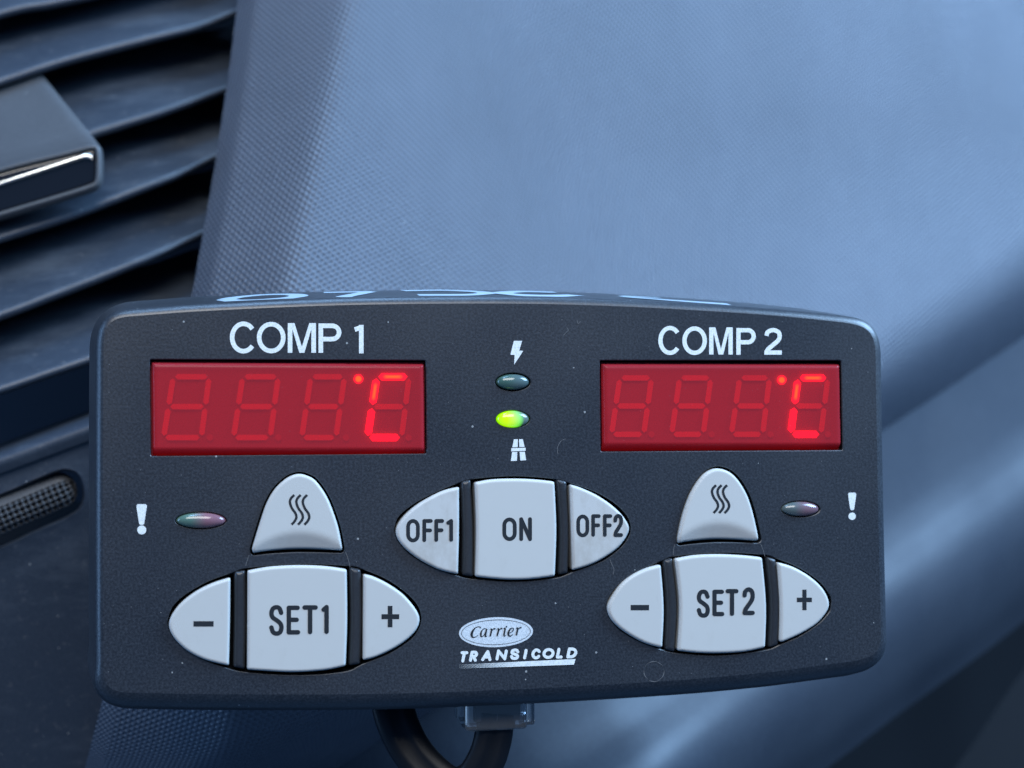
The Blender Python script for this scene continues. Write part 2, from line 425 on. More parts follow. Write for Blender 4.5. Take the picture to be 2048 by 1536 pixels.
def glyph(ink, ch, x0, y0, x1, y1, wd, cap_='round', shear=0.0, y0r=None, y1r=None):
    """draw ch with its ink inside the given px box (outer edges)"""
    hw = wd/2
    def tf(u, v):
        ya = y0+hw; yb = y1-hw
        y = ya+(yb-ya)*v
        return (x0+hw+(x1-x0-wd)*u + shear*(yb-y), y)
    if ch == 'M' and cap_ == 'butt':
        s_ = wd/(x1-x0); PX = lambda u, v: (x0+(x1-x0)*u, y0+(y1-y0)*v)
        ink.poly([PX(*q) for q in ((0, 0), (1.45*s_, 0), (.5, .80), (1-1.45*s_, 0), (1, 0), (1, 1), (1-s_, 1), (1-s_, .20), (.5+.55*s_, 1), (.5-.55*s_, 1), (s_, .20), (s_, 1), (0, 1))]); return
    for pts, sm, cl in G[ch]:
        P = [tf(*q) for q in pts]
        if cap_ == 'butt' and len(P) == 2:
            a, b = np.array(P[0]), np.array(P[1]); t = (b-a)/np.linalg.norm(b-a)
            if ch != '1' or abs(t[1]) > .9: P = [a-t*hw, b+t*hw]
        ink.stroke(P, wd, cap_, bool(sm), bool(cl))

# ================================================================== CONTROL UNIT
unit = empty('temperature_control_panel', (0, 0.012, -0.042))
tag(unit, 'black control panel with two red displays and pale grey buttons, in front of the dashboard', 'control panel')

face = outline([
    [(207, 690), (206, 900), (206, 1200), (207, 1340)][::-1],
    [(209, 668), (219, 645), (243, 634)],
    [(370, 624), (550, 615), (740, 609), (1000, 607), (1200, 611), (1400, 621), (1560, 632), (1690, 645)],
    [(1722, 651), (1743, 667), (1751, 696)],
    [(1754, 900), (1758, 1100), (1762, 1270)],
    [(1761, 1292), (1748, 1310), (1716, 1321)],
    [(1550, 1343), (1400, 1357), (1200, 1370), (1000, 1380), (800, 1387), (600, 1389), (400, 1388), (250, 1385)],
    [(228, 1382), (212, 1370), (207, 1352)],
], 6, 5)

# --- shapes measured on the face
disp = {
 'l': dict(hole=[[(299, 717), (852, 719)], [(853, 719), (855, 908)], [(855, 909), (301, 914)], [(300, 914), (298, 718)]],
           lens=[[(302, 722), (848, 725)], [(849, 726), (851, 905)], [(850, 907), (304, 912)], [(303, 911), (301, 723)]]),
 'r': dict(hole=[[(1199, 719), (1683, 719)], [(1684, 719), (1687, 901)], [(1687, 902), (1201, 905)], [(1200, 905), (1198, 720)]],
           lens=[[(1202, 725), (1679, 726)], [(1680, 727), (1683, 897)], [(1682, 899), (1204, 902)], [(1203, 901), (1201, 726)]]),
}
leds = {'power': (1026, 764, 33, 16, 37, 20), 'road': (1026, 838, 33, 17, 36, 19),
        'a1': (402, 1041, 50, 16, 53, 19), 'a2': (1601, 1018, 38, 15, 41, 18)}
holes = []
holes.append(outline(disp['l']['hole'], 3, 2)); holes.append(outline(disp['r']['hole'], 3, 2))
for k, (x, y, a, b_, A, Bb) in leds.items(): holes.append(ellipse(x, y, A, Bb, 48))
set1_hole = outline([[(333, 1245), (343, 1214), (370, 1188), (415, 1162), (462, 1145), (500, 1134), (600, 1127), (700, 1131), (730, 1139), (775, 1158), (815, 1186), (838, 1212), (845, 1236)],
                     [(843, 1250), (825, 1278), (780, 1308), (725, 1330), (690, 1345), (600, 1352), (500, 1347), (455, 1338), (405, 1320), (362, 1292), (338, 1265)]], 3, 2)
on_hole = outline([[(787, 1060), (795, 1034), (825, 1008), (870, 984), (922, 963), (960, 955), (1030, 951), (1105, 956), (1140, 965), (1190, 982), (1230, 1005), (1255, 1030), (1264, 1052)],
                   [(1262, 1068), (1245, 1094), (1205, 1124), (1145, 1146), (1110, 1158), (1030, 1165), (950, 1160), (918, 1154), (860, 1134), (815, 1106), (793, 1080)]], 3, 2)
set2_hole = outline([[(1211, 1216), (1218, 1192), (1240, 1166), (1275, 1142), (1324, 1120), (1352, 1111), (1438, 1104), (1525, 1108), (1557, 1117), (1600, 1135), (1640, 1162), (1662, 1190), (1665, 1203)],
                     [(1662, 1222), (1640, 1247), (1600, 1274), (1560, 1291), (1530, 1302), (1440, 1313), (1355, 1308), (1325, 1301), (1280, 1285), (1240, 1262), (1217, 1236)]], 3, 2)
heat1 = outline([[(504, 1098), (517, 1055), (532, 1010), (548, 981), (564, 964), (580, 953), (598, 948), (616, 952), (632, 962), (651, 988), (664, 1016), (677, 1055), (685, 1096)],
                 [(684, 1102), (660, 1101), (596, 1100), (540, 1103), (506, 1107)]], 1.6, 4)
heat2 = outline([[(1357, 1078), (1361, 1056), (1369, 1024), (1382, 989), (1398, 962), (1414, 945), (1436, 937), (1460, 944), (1479, 962), (1496, 991), (1507, 1024), (1515, 1058), (1519, 1078)],
                 [(1517, 1082), (1490, 1081), (1437, 1080), (1390, 1083), (1358, 1087)]], 1.6, 4)
def pos(R):
    A = 0.5*np.sum(R[:, 0]*np.roll(R[:, 1], -1)-np.roll(R[:, 0], -1)*R[:, 1]); return R if A > 0 else R[::-1]
face = pos(face)
def down(R, step=3): return resample(R, step)
holes += [set1_hole, on_hole, set2_hole, down(expand(heat1, 6)), down(expand(heat2, 6))]
holes = [pos(h) for h in holes]

# --- housing: front face with openings, rounded edge, flared side walls, back
mb = MB()
plate = [[at(*q)[[0, 2]] for q in lp] for lp in [face]+holes]
vs, fs = cdt(plate)
PL = [np.array(p) for p in plate]
keep = []
for f in fs:
    c = np.mean([vs[i] for i in f], 0)
    if inside(PL[0], c) and not any(inside(h, c) for h in PL[1:]): keep.append(f)
P3 = [(v[0], 0.0, v[1]) for v in vs]
mb.add(P3, [fix(f, P3) for f in keep], False)
for hR in holes:                       # walls of each opening, with a tiny softened rim
    a = [at(*q) for q in hR]; b_ = [at(*q) for q in expand(hR, -1.6)]
    r0 = [(p[0], 0.0, p[2]) for p in a]; r1 = [(p[0], 0.00012, p[2]) for p in b_]; r2 = [(p[0], 0.0036, p[2]) for p in b_]
    mb.grid([r0, r1], True, True, flip=True); mb.grid([r1, r2], True, True, mi=1, flip=True)
F = PL[0]
T = np.roll(F, -1, 0)-np.roll(F, 1, 0); T /= np.linalg.norm(T, axis=1)[:, None]
NR = np.stack([T[:, 1], -T[:, 0]], 1)
if np.dot(NR[0], F[0]-F.mean(0)) < 0: NR = -NR
rad = 0.0023+0.0029*np.clip(-NR[:, 1], 0, 1)+0.0011*np.clip(NR[:, 0], 0, 1)
for _ in range(12): rad = 0.5*rad+0.25*(np.roll(rad, 1)+np.roll(rad, -1))
rings = []
for k in range(11):
    ph = math.radians(22+62*k/10); o0, d0 = math.sin(math.radians(22)), 1-math.cos(math.radians(22))
    off = rad*(math.sin(ph)-o0*0.9); dep = rad*(1-math.cos(ph)-d0)
    rings.append([(F[i][0]+NR[i][0]*off[i], dep[i], F[i][1]+NR[i][1]*off[i]) for i in range(len(F))])
rings[0] = [(q[0], 0.0, q[1]) for q in F]
mb.grid(rings, True, True)
last = rings[-1]; rr = [last]
for dpt, fl in ((0.006, .0006), (0.012, .0015), (0.018, .0024), (0.024, .0033), (0.026, .0030), (0.0275, .0010)):
    up = np.clip(NR[:, 1], 0, 1)*0.15+0.85
    rr.append([(last[i][0]+NR[i][0]*fl*up[i], dpt, last[i][2]+NR[i][1]*fl*up[i]) for i in range(len(F))])
mb.grid(rr, True, True)
mb.add(rr[-1], [list(range(len(F)))[::-1]], False)
mb.build('housing', [M_case, M_hole], unit)
# dark inner tray seen through the gaps
x0, z0 = F.min(0)+0.004; x1, z1 = F.max(0)-0.004
t_ = MB(); t_.box((x0, 0.0036, z0+.001), (x1, 0.0046, z1-.001)); t_.build('inner_tray', M_hole, unit)
# arm that carries the panel behind
t_ = MB()
rw = [[(0.0+0.012*math.cos(a), y, -0.002+0.012*math.sin(a)-(y-0.0275)*0.2) for a in [2*math.pi*k/24 for k in range(24)]] for y in (0.0270, 0.04, 0.060, 0.092)]
t_.grid(rw, True, True, flip=True); t_.build('mounting_arm', M_case, unit)

# --- displays
SEG_W = 12.0
def digit(parent, tl, tr, ml, mr, bl, br, wseg, lit='', dot=None, Y=0.0012):
    off = MB(); has_on = MB()
    tl, tr, ml, mr, bl, br = [np.array(q, float) for q in (tl, tr, ml, mr, bl, br)]
    segs = {'a': (tl, tr), 'b': (tr, mr), 'c': (mr, br), 'd': (bl, br), 'e': (ml, bl), 'f': (tl, ml), 'g': (ml, mr)}
    m_ = MB()
    for k, (p, q) in segs.items():
        d = q-p; ln = np.linalg.norm(d); t = d/ln; nn = np.array([t[1], -t[0]])
        e = wseg*0.30; p2 = p+t*e; q2 = q-t*e; h = wseg/2*(1.22 if k in lit else 0.94); tip = h*0.85
        P = [p2, p2+t*tip+nn*h, q2-t*tip+nn*h, q2, q2-t*tip-nn*h, p2+t*tip-nn*h]
        c = (p2+q2)/2; on = k in lit
        if on:
            ctr = [c-t*ln*0.14, c+t*ln*0.14]
            ring_o = [at(*q, Y) for q in P]; core = [at(*q, Y) for q in ctr]
            pts = ring_o+core
            fcs = [(0, 1, 6), (1, 2, 7, 6), (2, 3, 7), (3, 4, 7), (4, 5, 6, 7), (5, 0, 6)]
            peak = {'a': 1.0, 'f': 0.95}.get(k, 0.35)
            m_.add(pts, [fix(f, pts) for f in fcs], False, 1, {'hot': [0]*6+[peak]*2})
        else:
            pts = [at(*q, Y) for q in P]; m_.add(pts, [fix(list(range(6)), pts)], False, 0)
    if dot is not None:
        pts = [at(*q, Y) for q in ellipse(dot[0], dot[1], wseg*.55, wseg*.55, 16)]; m_.add(pts, [fix(list(range(16)), pts)], False, 2)
    return m_.build('digit', [M_seg_off, M_seg_on, M_dot], parent)
M_dot = mat('dot_unlit', (0.38, 0.035, 0.05), 0.5, 0.3)
def display(key, X, Yt, Ym, Yb, wseg, deg, label):
    R = pos(outline(disp[key]['lens'], 1.8, 5)); R = expand(R, -1.5)+np.array((0.5, 1.2))
    # backing board is the part that holds the digits, the window sits in front
    c = R.mean(0); oc = at(c[0], c[1], 0.0016)
    bd = MB(); q = [at(x, y, 0.0018) for x, y in R]; xs = [p[0] for p in q]; zs = [p[2] for p in q]
    bd.box((min(xs)-.0002, 0.0017, min(zs)-.0002), (max(xs)+.0002, 0.0034, max(zs)+.0002))
    o = bd.build('display', M_board, unit); tag(o, label)
    for i, (tl, tr, bl, br, d) in enumerate(X):
        ml = tl+(bl-tl)*(Ym-Yt)/(Yb-Yt)-0.0; mr = tr+(br-tr)*(Ym-Yt)/(Yb-Yt)
        digit(o, (tl, Yt), (tr, Yt), (ml, Ym), (mr, Ym), (bl, Yb), (br, Yb), wseg, 'adef' if i == 3 else '', (d, Yb))
    g = MB(); e = [at(*p, 0.0012) for p in ellipse(deg[0], deg[1], deg[2], deg[2], 24)]; cc = at(deg[0], deg[1], 0.0012)
    e2 = [at(*p, 0.0012) for p in ellipse(deg[0], deg[1], deg[2]*.45, deg[2]*.45, 24)]
    pts = e+e2+[cc]; fc = [fix((k, (k+1) % 24, 24+(k+1) % 24, 24+k), pts) for k in range(24)]+[fix((24+k, 24+(k+1) % 24, 48), pts) for k in range(24)]
    g.add(pts, fc, False, 0, {'hot': [0]*24+[.9]*24+[1]}); tag(g.build('degree_dot', M_seg_on, o), 'lit orange-red degree dot')
    # the window: front skin with a rounded rim
    wn = MB(); cap(wn, R, 0.0003, 0.0010, back=0.0016, gapstep=3.0, side_mi=1, Yref=0.0004, hf=lambda x, y, ym=R[:, 1].max(): max(0.0, y-(ym-15))*0.85/PXM)
    wn.build('window', [M_lens, M_lens_side], o)
k3 = 2.7307; zx = lambda v: 150+v/k3; zy = lambda v: 540+v/k3
display('l', [(zx(a), zx(b), zx(c), zx(d), zx(e)) for a, b, c, d, e in
        ((537, 733, 484, 690, 737), (916, 1110, 866, 1066, 1110), (1288, 1472, 1238, 1425, 1480), (1648, 1825, 1598, 1783, 1822))],
        zy(583), zy(746), zy(915), 11.8, (zx(1548), zy(595), 9.6), 'left red four digit display reading degrees C')
k5 = 2.9257; zx5 = lambda v: 1150+v/k5; zy5 = lambda v: 560+v/k5
display('r', [(zx5(a), zx5(b), zx5(c), zx5(d), zx5(e)) for a, b, c, d, e in
        ((262, 448, 214, 402, 448), (612, 795, 566, 750, 800), (964, 1138, 915, 1098, 1145), (1306, 1480, 1262, 1438, 1480))],
        zy5(573), zy5(737), zy5(903), 11.4, (zx5(1210), zy5(585), 9.2), 'right red four digit display reading degrees C')

# --- buttons
def button(name, R, mats, label, hf=None, h=0.0009, b=0.00055):
    R = pos(R); c = R.mean(0); o0 = at(c[0], c[1], 0)
    m_ = MB(); cap(m_, R, h, b, hf=hf)
    o = m_.build('button', mats, unit, origin=o0); tag(o, label); return o
HB = 0.0009
def mark(parent, fn, mat_=None):
    ink = Ink(-HB-0.00002); fn(ink); return ink.mb.build('marking', mat_ or M_ink, parent)

o_ = lambda *s: outline(list(s), 1.6, 4)
minus1 = o_([(459, 1156), (420, 1169), (385, 1188), (355, 1214), (338, 1245), (345, 1272), (372, 1300), (410, 1320), (457, 1332)], [(458, 1331), (460, 1245), (461, 1157)])
set1 = o_([(495, 1142), (540, 1134), (596, 1131), (650, 1133), (693, 1139)], [(694, 1141), (695, 1240), (692, 1331)], [(690, 1333), (650, 1341), (590, 1345), (540, 1343), (495, 1340)], [(494, 1338), (494.5, 1240), (495, 1143)])
plus1 = o_([(728, 1149), (748, 1154), (780, 1170), (812, 1194), (838, 1230), (835, 1257), (812, 1282), (780, 1302), (748, 1316), (727, 1321)], [(726, 1320), (726.5, 1240), (727, 1150)])
off1 = o_([(919, 974), (889, 981), (859, 995), (829, 1014), (805, 1037), (793, 1059), (797, 1080), (817, 1103), (847, 1124), (880, 1140), (916, 1149)], [(917, 1148), (919, 1060), (919, 975)])
on = o_([(951, 965), (985, 959), (1029, 957.5), (1070, 959), (1108, 963)], [(1110, 965), (1114, 1058), (1111, 1151)], [(1109, 1153), (1070, 1158), (1029, 1160), (990, 1158), (953, 1154)], [(951, 1152), (953, 1058), (950, 967)])
off2 = o_([(1141, 969), (1161, 975), (1194, 990), (1224, 1010), (1246, 1031), (1259, 1053), (1256, 1070), (1239, 1094), (1209, 1116), (1179, 1131), (1146, 1141)], [(1145, 1140), (1143, 1058), (1140, 971)])
minus2 = o_([(1321, 1130), (1294, 1137), (1265, 1151), (1242, 1170), (1223, 1198), (1216, 1217), (1223, 1238), (1242, 1258), (1271, 1277), (1297, 1289), (1324, 1296)], [(1326, 1295), (1329, 1215), (1323, 1131)])
set2 = o_([(1352, 1118), (1390, 1111), (1437, 1109), (1485, 1111), (1524, 1115)], [(1526, 1117), (1534, 1209), (1532, 1294)], [(1530, 1296), (1490, 1304), (1440, 1307), (1395, 1306), (1357, 1302)], [(1356, 1300), (1360, 1209), (1351, 1120)])
plus2 = o_([(1557, 1125), (1587, 1134), (1619, 1152), (1645, 1175), (1659, 1201), (1657, 1221), (1636, 1247), (1603, 1268), (1565, 1285)], [(1560, 1283), (1561, 1209), (1556, 1127)])

z6 = lambda x, y: (200+x/3.1030, 920+y/3.1030)
z7 = lambda x, y: (760+x/3.3390, 920+y/3.3390)
z8 = lambda x, y: (1180+x/3.0726, 900+y/3.0726)
def word(z, items, wd, **kw):
    def fn(ink):
        for ch, x0, x1, y0, y1 in items:
            a = z(x0, y0); b_ = z(x1, y1); glyph(ink, ch, a[0], a[1], b_[0], b_[1], wd, **kw)
    return fn
def rects(z, rs):
    def fn(ink):
        for x0, y0, x1, y1 in rs:
            a = z(x0, y0); b_ = z(x1, y1); ink.poly([(a[0], a[1]), (b_[0], a[1]), (b_[0], b_[1]), (a[0], b_[1])])
    return fn
mark(button('minus', minus1, M_btn, 'grey minus button left of SET1'), rects(z6, [(580, 1000, 705, 1034)]))
mark(button('set', set1, M_btn, 'grey SET1 button'), word(z6, [('S', 1050, 1140, 903, 1088), ('E', 1158, 1243, 903, 1083), ('T', 1256, 1352, 901, 1081), ('1', 1374, 1420, 899, 1079)], 9.0))
mark(button('plus', plus1, M_btn, 'grey plus button right of SET1'), rects(z6, [(1747, 957, 1857, 988), (1786, 905, 1815, 956.5), (1786, 988.5, 1815, 1038)]))
mark(button('off', off1, M_btnw, 'smudged grey OFF1 button'), word(z7, [('o', 175, 266, 394, 550), ('F', 283, 352, 394, 548), ('F', 363, 428, 394, 546), ('1', 443, 488, 394, 545)], 7.6))
mark(button('on', on, M_btn, 'grey ON button'), word(z7, [('o', 817, 913, 384, 541), ('N', 930, 1015, 382, 541)], 7.8))
mark(button('off', off2, M_btnw, 'smudged grey OFF2 button'), word(z7, [('o', 1311, 1397, 364, 516), ('F', 1411, 1474, 362, 512), ('F', 1489, 1551, 362, 512), ('2', 1559, 1623, 362, 513)], 7.4))
mark(button('minus', minus2, M_btn, 'grey minus button left of SET2'), rects(z8, [(250, 952, 363, 985)]))
mark(button('set', set2, M_btn, 'grey SET2 button'), word(z8, [('S', 656, 737, 860, 1028), ('E', 752, 826, 858, 1021), ('T', 833, 913, 854, 1019), ('2', 937, 1013, 846, 1014)], 8.6))
mark(button('plus', plus2, M_btn, 'grey plus button right of SET2'), rects(z8, [(1271, 907, 1364, 935), (1305, 858, 1331, 906.5), (1305, 935.5, 1331, 984)]))
def scoop(x0, y0, xm, ym, x1, y1, k):
    """finger ledge: below a curved crest the cap slopes back in"""
    def hf(x, y):
        u = (x-xm)/((x1-x0)/2); yc = ym+((y0+y1)/2-ym)*u*u
        t = y-yc
        return 0.0 if t < -6 else 0.5*k*((t+math.sqrt(t*t+16)) - 0)/PXM - 0.5*k*(-6+math.sqrt(52))/PXM*0
    return hf
def waves(z, x, y, dx, sc):
    def fn(ink):
        for i in range(3):
            pts = [(27, 0), (6, 22), (0, 47), (12, 82), (33, 112), (40, 138), (30, 162), (10, 184)]
            ink.stroke([z(x+i*dx+a*sc, y+b_*sc) for a, b_ in pts], 5.0, 'butt', True)
    return fn
mark(button('heat', heat1, M_btn, 'grey defrost button above SET1', hf=scoop(508, 1096, 598, 1066, 684, 1092, 0.42)), waves(z6, 1179, 217, 40, 1.0))
mark(button('heat', heat2, M_btn, 'grey defrost button above SET2', hf=scoop(1360, 1078, 1437, 1047, 1518, 1074, 0.42)), waves(z8, 750, 216, 34, 0.93))

def bar(pts, label=None):
    R = pos(outline(pts, 1.8, 4)); m_ = MB(); cap(m_, R, 0.0004, 0.0009, gapstep=1.8); m_.build('divider_bar', M_bar, unit)
bar([[(469, 1143), (490, 1140)], [(491, 1142), (492, 1240), (490, 1338)], [(489, 1340), (467, 1336)], [(466, 1334), (468, 1240), (468, 1145)]])
bar([[(700, 1134), (721, 1138)], [(723, 1140), (725, 1235), (722, 1328)], [(720, 1330), (699, 1333)], [(698, 1331), (701, 1235), (699, 1136)]])
bar([[(924, 962), (941, 958)], [(943, 960), (948, 1058), (948, 1152)], [(947, 1155), (927, 1152)], [(925, 1150), (926, 1058), (922, 964)]])
bar([[(1115, 957), (1132, 961)], [(1135, 963), (1140, 1055), (1138, 1145)], [(1137, 1148), (1119, 1151)], [(1118, 1149), (1120, 1055), (1113, 959)]])
bar([[(1328, 1119), (1345, 1115)], [(1347, 1117), (1357, 1209), (1352, 1303)], [(1350, 1306), (1332, 1301)], [(1331, 1299), (1334, 1209), (1327, 1121)]])
bar([[(1535, 1113), (1551, 1117)], [(1554, 1119), (1563, 1200), (1559, 1290)], [(1557, 1292), (1540, 1297)], [(1539, 1295), (1542, 1205), (1534, 1115)]])

# --- indicator lamps
def led(key, M, label, lit=None):
    x, y, a, b_, A, Bb = leds[key]
    pts = []; hot = []; glow = []; fs_ = []; nr = 10; na = 48
    for j in range(nr+1):
        r = 1-j/nr
        for k in range(na):
            th = 2*math.pi*k/na; px, py = x+a*r*math.cos(th), y+b_*r*math.sin(th)
            p = at(px, py, 0); pts.append((p[0], 0.0004-0.0013*math.sqrt(max(0, 1-r*r)), p[2])); hot.append(0.5+0.5*r*math.cos(th))
            g = 0
            if lit is not None: g = max(0, 1-math.hypot((px-lit[0])/lit[2], (py-lit[1])/lit[3])**2.2)
            glow.append(g)
    for j in range(nr):
        for k in range(na): fs_.append(fix((j*na+k, j*na+(k+1) % na, (j+1)*na+(k+1) % na, (j+1)*na+k), pts) if j < nr-1 else fix((j*na+k, j*na+(k+1) % na, (j+1)*na), pts))
    m_ = MB(); m_.add(pts, fs_, True, 0, {'hot': hot, 'glow': glow})
    w0 = [at(*q, 0.0004) for q in ellipse(x, y, a, b_, 48)]; m_.grid([w0, [(p[0], 0.003, p[2]) for p in w0]], True, True)
    tag(m_.build('indicator_lamp', M, unit, origin=at(x, y, 0)), label)
led('power', M_led_off, 'unlit grey-green indicator lamp under the lightning symbol')
led('road', M_led_on, 'lit green indicator lamp above the road symbol', (1015, 839, 32, 26))
led('a1', M_led_bi, 'unlit oval lamp, green at one end and pink at the other')
led('a2', M_led_bi2, 'unlit dull red and grey oval lamp')

# --- printing on the face
Y0 = -0.00003
def printed(name, fn, M=M_white, label=None, Y=Y0):
    ink = Ink(Y); fn(ink); o = ink.mb.build(name, M, unit); 
    if label: tag(o, label)
    return o
z3 = lambda x, y: (150+x/k3, 540+y/k3)
z5 = lambda x, y: (1150+x/k5, 560+y/k5)
printed('heading', word(z3, [('C', 843, 992, 281, 456), ('O', 993, 1150, 283, 455), ('M', 1162, 1316, 290, 452), ('P', 1330, 1455, 292, 452), ('1', 1515, 1576, 300, 455)], 9.2, cap_='butt'), label='white heading COMP 1')
printed('heading', word(z5, [('C', 485, 622, 268, 439), ('O', 628, 772, 271, 439), ('M', 785, 923, 277, 436), ('P', 944, 1058, 281, 437), ('2', 1108, 1210, 283, 437)], 8.6, cap_='butt'), label='white heading COMP 2')
def excl(z, x0, x1, yt, yb, cx_, cy_, r):
    def fn(ink):
        a, b_ = z(x0, yt), z(x1, yb); w_ = b_[0]-a[0]; cx2 = (a[0]+b_[0])/2
        ink.poly([(a[0]+2, a[1]), (b_[0]-2, a[1]), (b_[0], a[1]+3), (b_[0]-.5, a[1]+8), (cx2+w_*.24, b_[1]-2), (cx2+w_*.12, b_[1]), (cx2-w_*.12, b_[1]), (cx2-w_*.24, b_[1]-2), (a[0]+.5, a[1]+8), (a[0], a[1]+3)])
        c = z(cx_, cy_); ink.poly([tuple(q) for q in ellipse(c[0], c[1], r, r, 28)])
    return fn
printed('warning_symbol', excl(z6, 226, 291, 274, 402, 259, 434, 9.0), label='white exclamation mark on the left')
printed('warning_symbol', excl(z8, 1586, 1636, 262, 370, 1611, 407, 7.4), label='white exclamation mark on the right')
z4 = lambda x, y: (850+x/3.657, 540+y/3.657)
printed('lightning_symbol', lambda ink: ink.poly([z4(*q) for q in ((650, 518), (710, 518), (689, 589), (718, 592), (652, 692), (656, 622), (625, 619))]))
def road(ink):
    for P in (((650, 1238), (680, 1238), (678, 1295), (639, 1297)), ((688, 1238), (716, 1237), (728, 1294), (690, 1295)), ((631, 1303), (736, 1300), (736, 1322), (630, 1327)),
              ((637, 1332), (675, 1331), (672, 1395), (628, 1397)), ((692, 1330), (730, 1329), (740, 1391), (697, 1394))):
        ink.poly([z4(*q) for q in P])
printed('road_symbol', road)
# badge: oval, thin inner ring, italic word; slanted word and halftone bar below
zb = lambda x, y: (900+x/7.314, 1220+y/7.314)
def oval(ink): ink.poly([tuple(q) for q in ellipse(992, 1264.4, 74, 30, 80, -0.035)])
badge = printed('badge', oval, M_badge, 'silver oval badge with italic lettering')
def ovtext(ink):
    ink.ring(992, 1264.4, 69.4, 25.2, 0.9, -0.035)
    def s(pts, w): ink.stroke([zb(*q) for q in pts], [a/7.314*1.2 for a in w], 'butt', True)
    sl = 0.0
    s([(448, 268), (440, 250), (410, 246), (370, 262), (335, 305), (318, 350), (322, 385), (345, 400), (380, 392), (410, 368)], [10, 12, 8, 12, 24, 30, 26, 14, 8, 5])
    def small_a(x, y):
        s([(x+82, y-118), (x+50, y-122), (x+20, y-95), (x+2, y-50), (x+4, y-14), (x+22, y-6), (x+50, y-34), (x+78, y-86)], [8, 8, 14, 22, 20, 10, 7, 6])
        s([(x+88, y-120), (x+76, y-70), (x+68, y-20), (x+76, y-6), (x+92, y-14)], [16, 20, 20, 14, 6])
    small_a(450, 395)
    def small_r(x, y):
        s([(x+2, y-104), (x+20, y-114), (x+30, y-106), (x+20, y-55), (x+8, y-4)], [5, 10, 18, 20, 18])
        s([(x+24, y-66), (x+44, y-100), (x+66, y-118), (x+82, y-112)], [6, 8, 14, 22])
    small_r(580, 390); small_r(682, 386)
    s([(782, 272), (802, 264), (806, 280), (796, 330), (790, 370), (800, 380), (816, 370)], [5, 12, 20, 20, 18, 12, 5]); ink.poly([tuple(q) for q in ellipse(*zb(826, 244), 1.7, 1.6, 10)])
    s([(858, 338), (900, 322), (925, 294), (924, 270), (900, 264), (872, 292), (854, 340), (862, 372), (886, 380), (920, 356)], [5, 7, 12, 12, 10, 18, 24, 20, 12, 6])
    small_r(962, 374)
ink = Ink(Y0-0.00004); ovtext(ink); ink.mb.build('badge_word', M_ink, badge)
def tcold(ink):
    for ch, x0, x1, y0, y1 in (('T', 145, 236, 603, 768), ('R', 292, 385, 596, 757), ('A', 470, 598, 586, 747), ('N', 680, 815, 577, 737), ('S', 890, 1000, 566, 728),
                               ('I', 1065, 1125, 570, 722), ('C', 1198, 1318, 563, 722), ('O', 1362, 1516, 556, 716), ('L', 1563, 1640, 552, 710), ('D', 1716, 1842, 548, 708)):
        a, b_ = zb(x0, y0), zb(x1, y1)
        sh = 0.10 if ch in 'OCS' else 0.20
        glyph(ink, ch, a[0]-2, a[1], b_[0]+1, b_[1], 6.0, 'round', shear=sh)
    # underline: solid at the right, dissolving into halftone dots at the left
    def yt(x): return 797-(x-140)*0.048
    def yb(x): return 858-(x-140)*0.035
    ink.poly([zb(1000, yt(1000)), zb(1838, yt(1838)+1), zb(1812, yb(1812)), zb(1000, yb(1000))])
    step = 21.0; nx = int((1010-135)/step)
    Yk = ink.Y
    for i in range(nx+1):
        x = 140+i*step
        for j in range(4):
            f = min(1, (x-80)/920.0); y = yt(x)+(yb(x)-yt(x))*(j+0.5)/4; xx = x+(j % 2)*step/2
            r = step*(0.16+0.90*f)
            ink.Y = Yk-0.000004*((i*4+j) % 3)
            P = [zb(xx, y-r*.52), zb(xx+r, y), zb(xx, y+r*.52), zb(xx-r, y)]
            pts = [ink.P(q) for q in P]; ink.mb.add(pts, [fix([0, 1, 2, 3], pts)], False)
printed('brand_word', tcold, M_white)
# scuffs: faint ring, curved scratch, hairs
def ringmark(ink):
    A = [ink.P((1308+(20.6+0.5*math.sin(5*a))*math.cos(a), 1343+(20.4+0.5*math.cos(4*a))*math.sin(a))) for a in [2*math.pi*k/60 for k in range(60)]]
    Bq = [ink.P((1308+(19.8-0.5*math.sin(3*a))*math.cos(a), 1343+(19.6-0.4*math.cos(7*a))*math.sin(a))) for a in [2*math.pi*k/60 for k in range(60)]]
    ink.mb.grid([A, Bq], False, True)
printed('ring_scuff', ringmark, M_scr, Y=-0.000015)
for z, P in ((z4, ((1030, 1236), (1000, 1246), (978, 1276), (968, 1310), (972, 1345))), (z4, ((1112, 365), (1120, 392), (1138, 374))), (z4, ((1038, 422), (1048, 440), (1030, 458), (1014, 478))),
             (z7, ((1535, 660), (1545, 690), (1562, 730), (1556, 765))), (z6, ((925, 590), (914, 620), (905, 655))), (z6, ((1524, 570), (1540, 615), (1552, 665))),
             (z8, ((520, 580), (514, 610), (512, 645))), (z8, ((1050, 580), (1064, 615), (1075, 655)))):
    printed('scratch', lambda ink: ink.stroke([z(*q) for q in P], 0.9, 'butt', True), M_scr, Y=-0.000015)

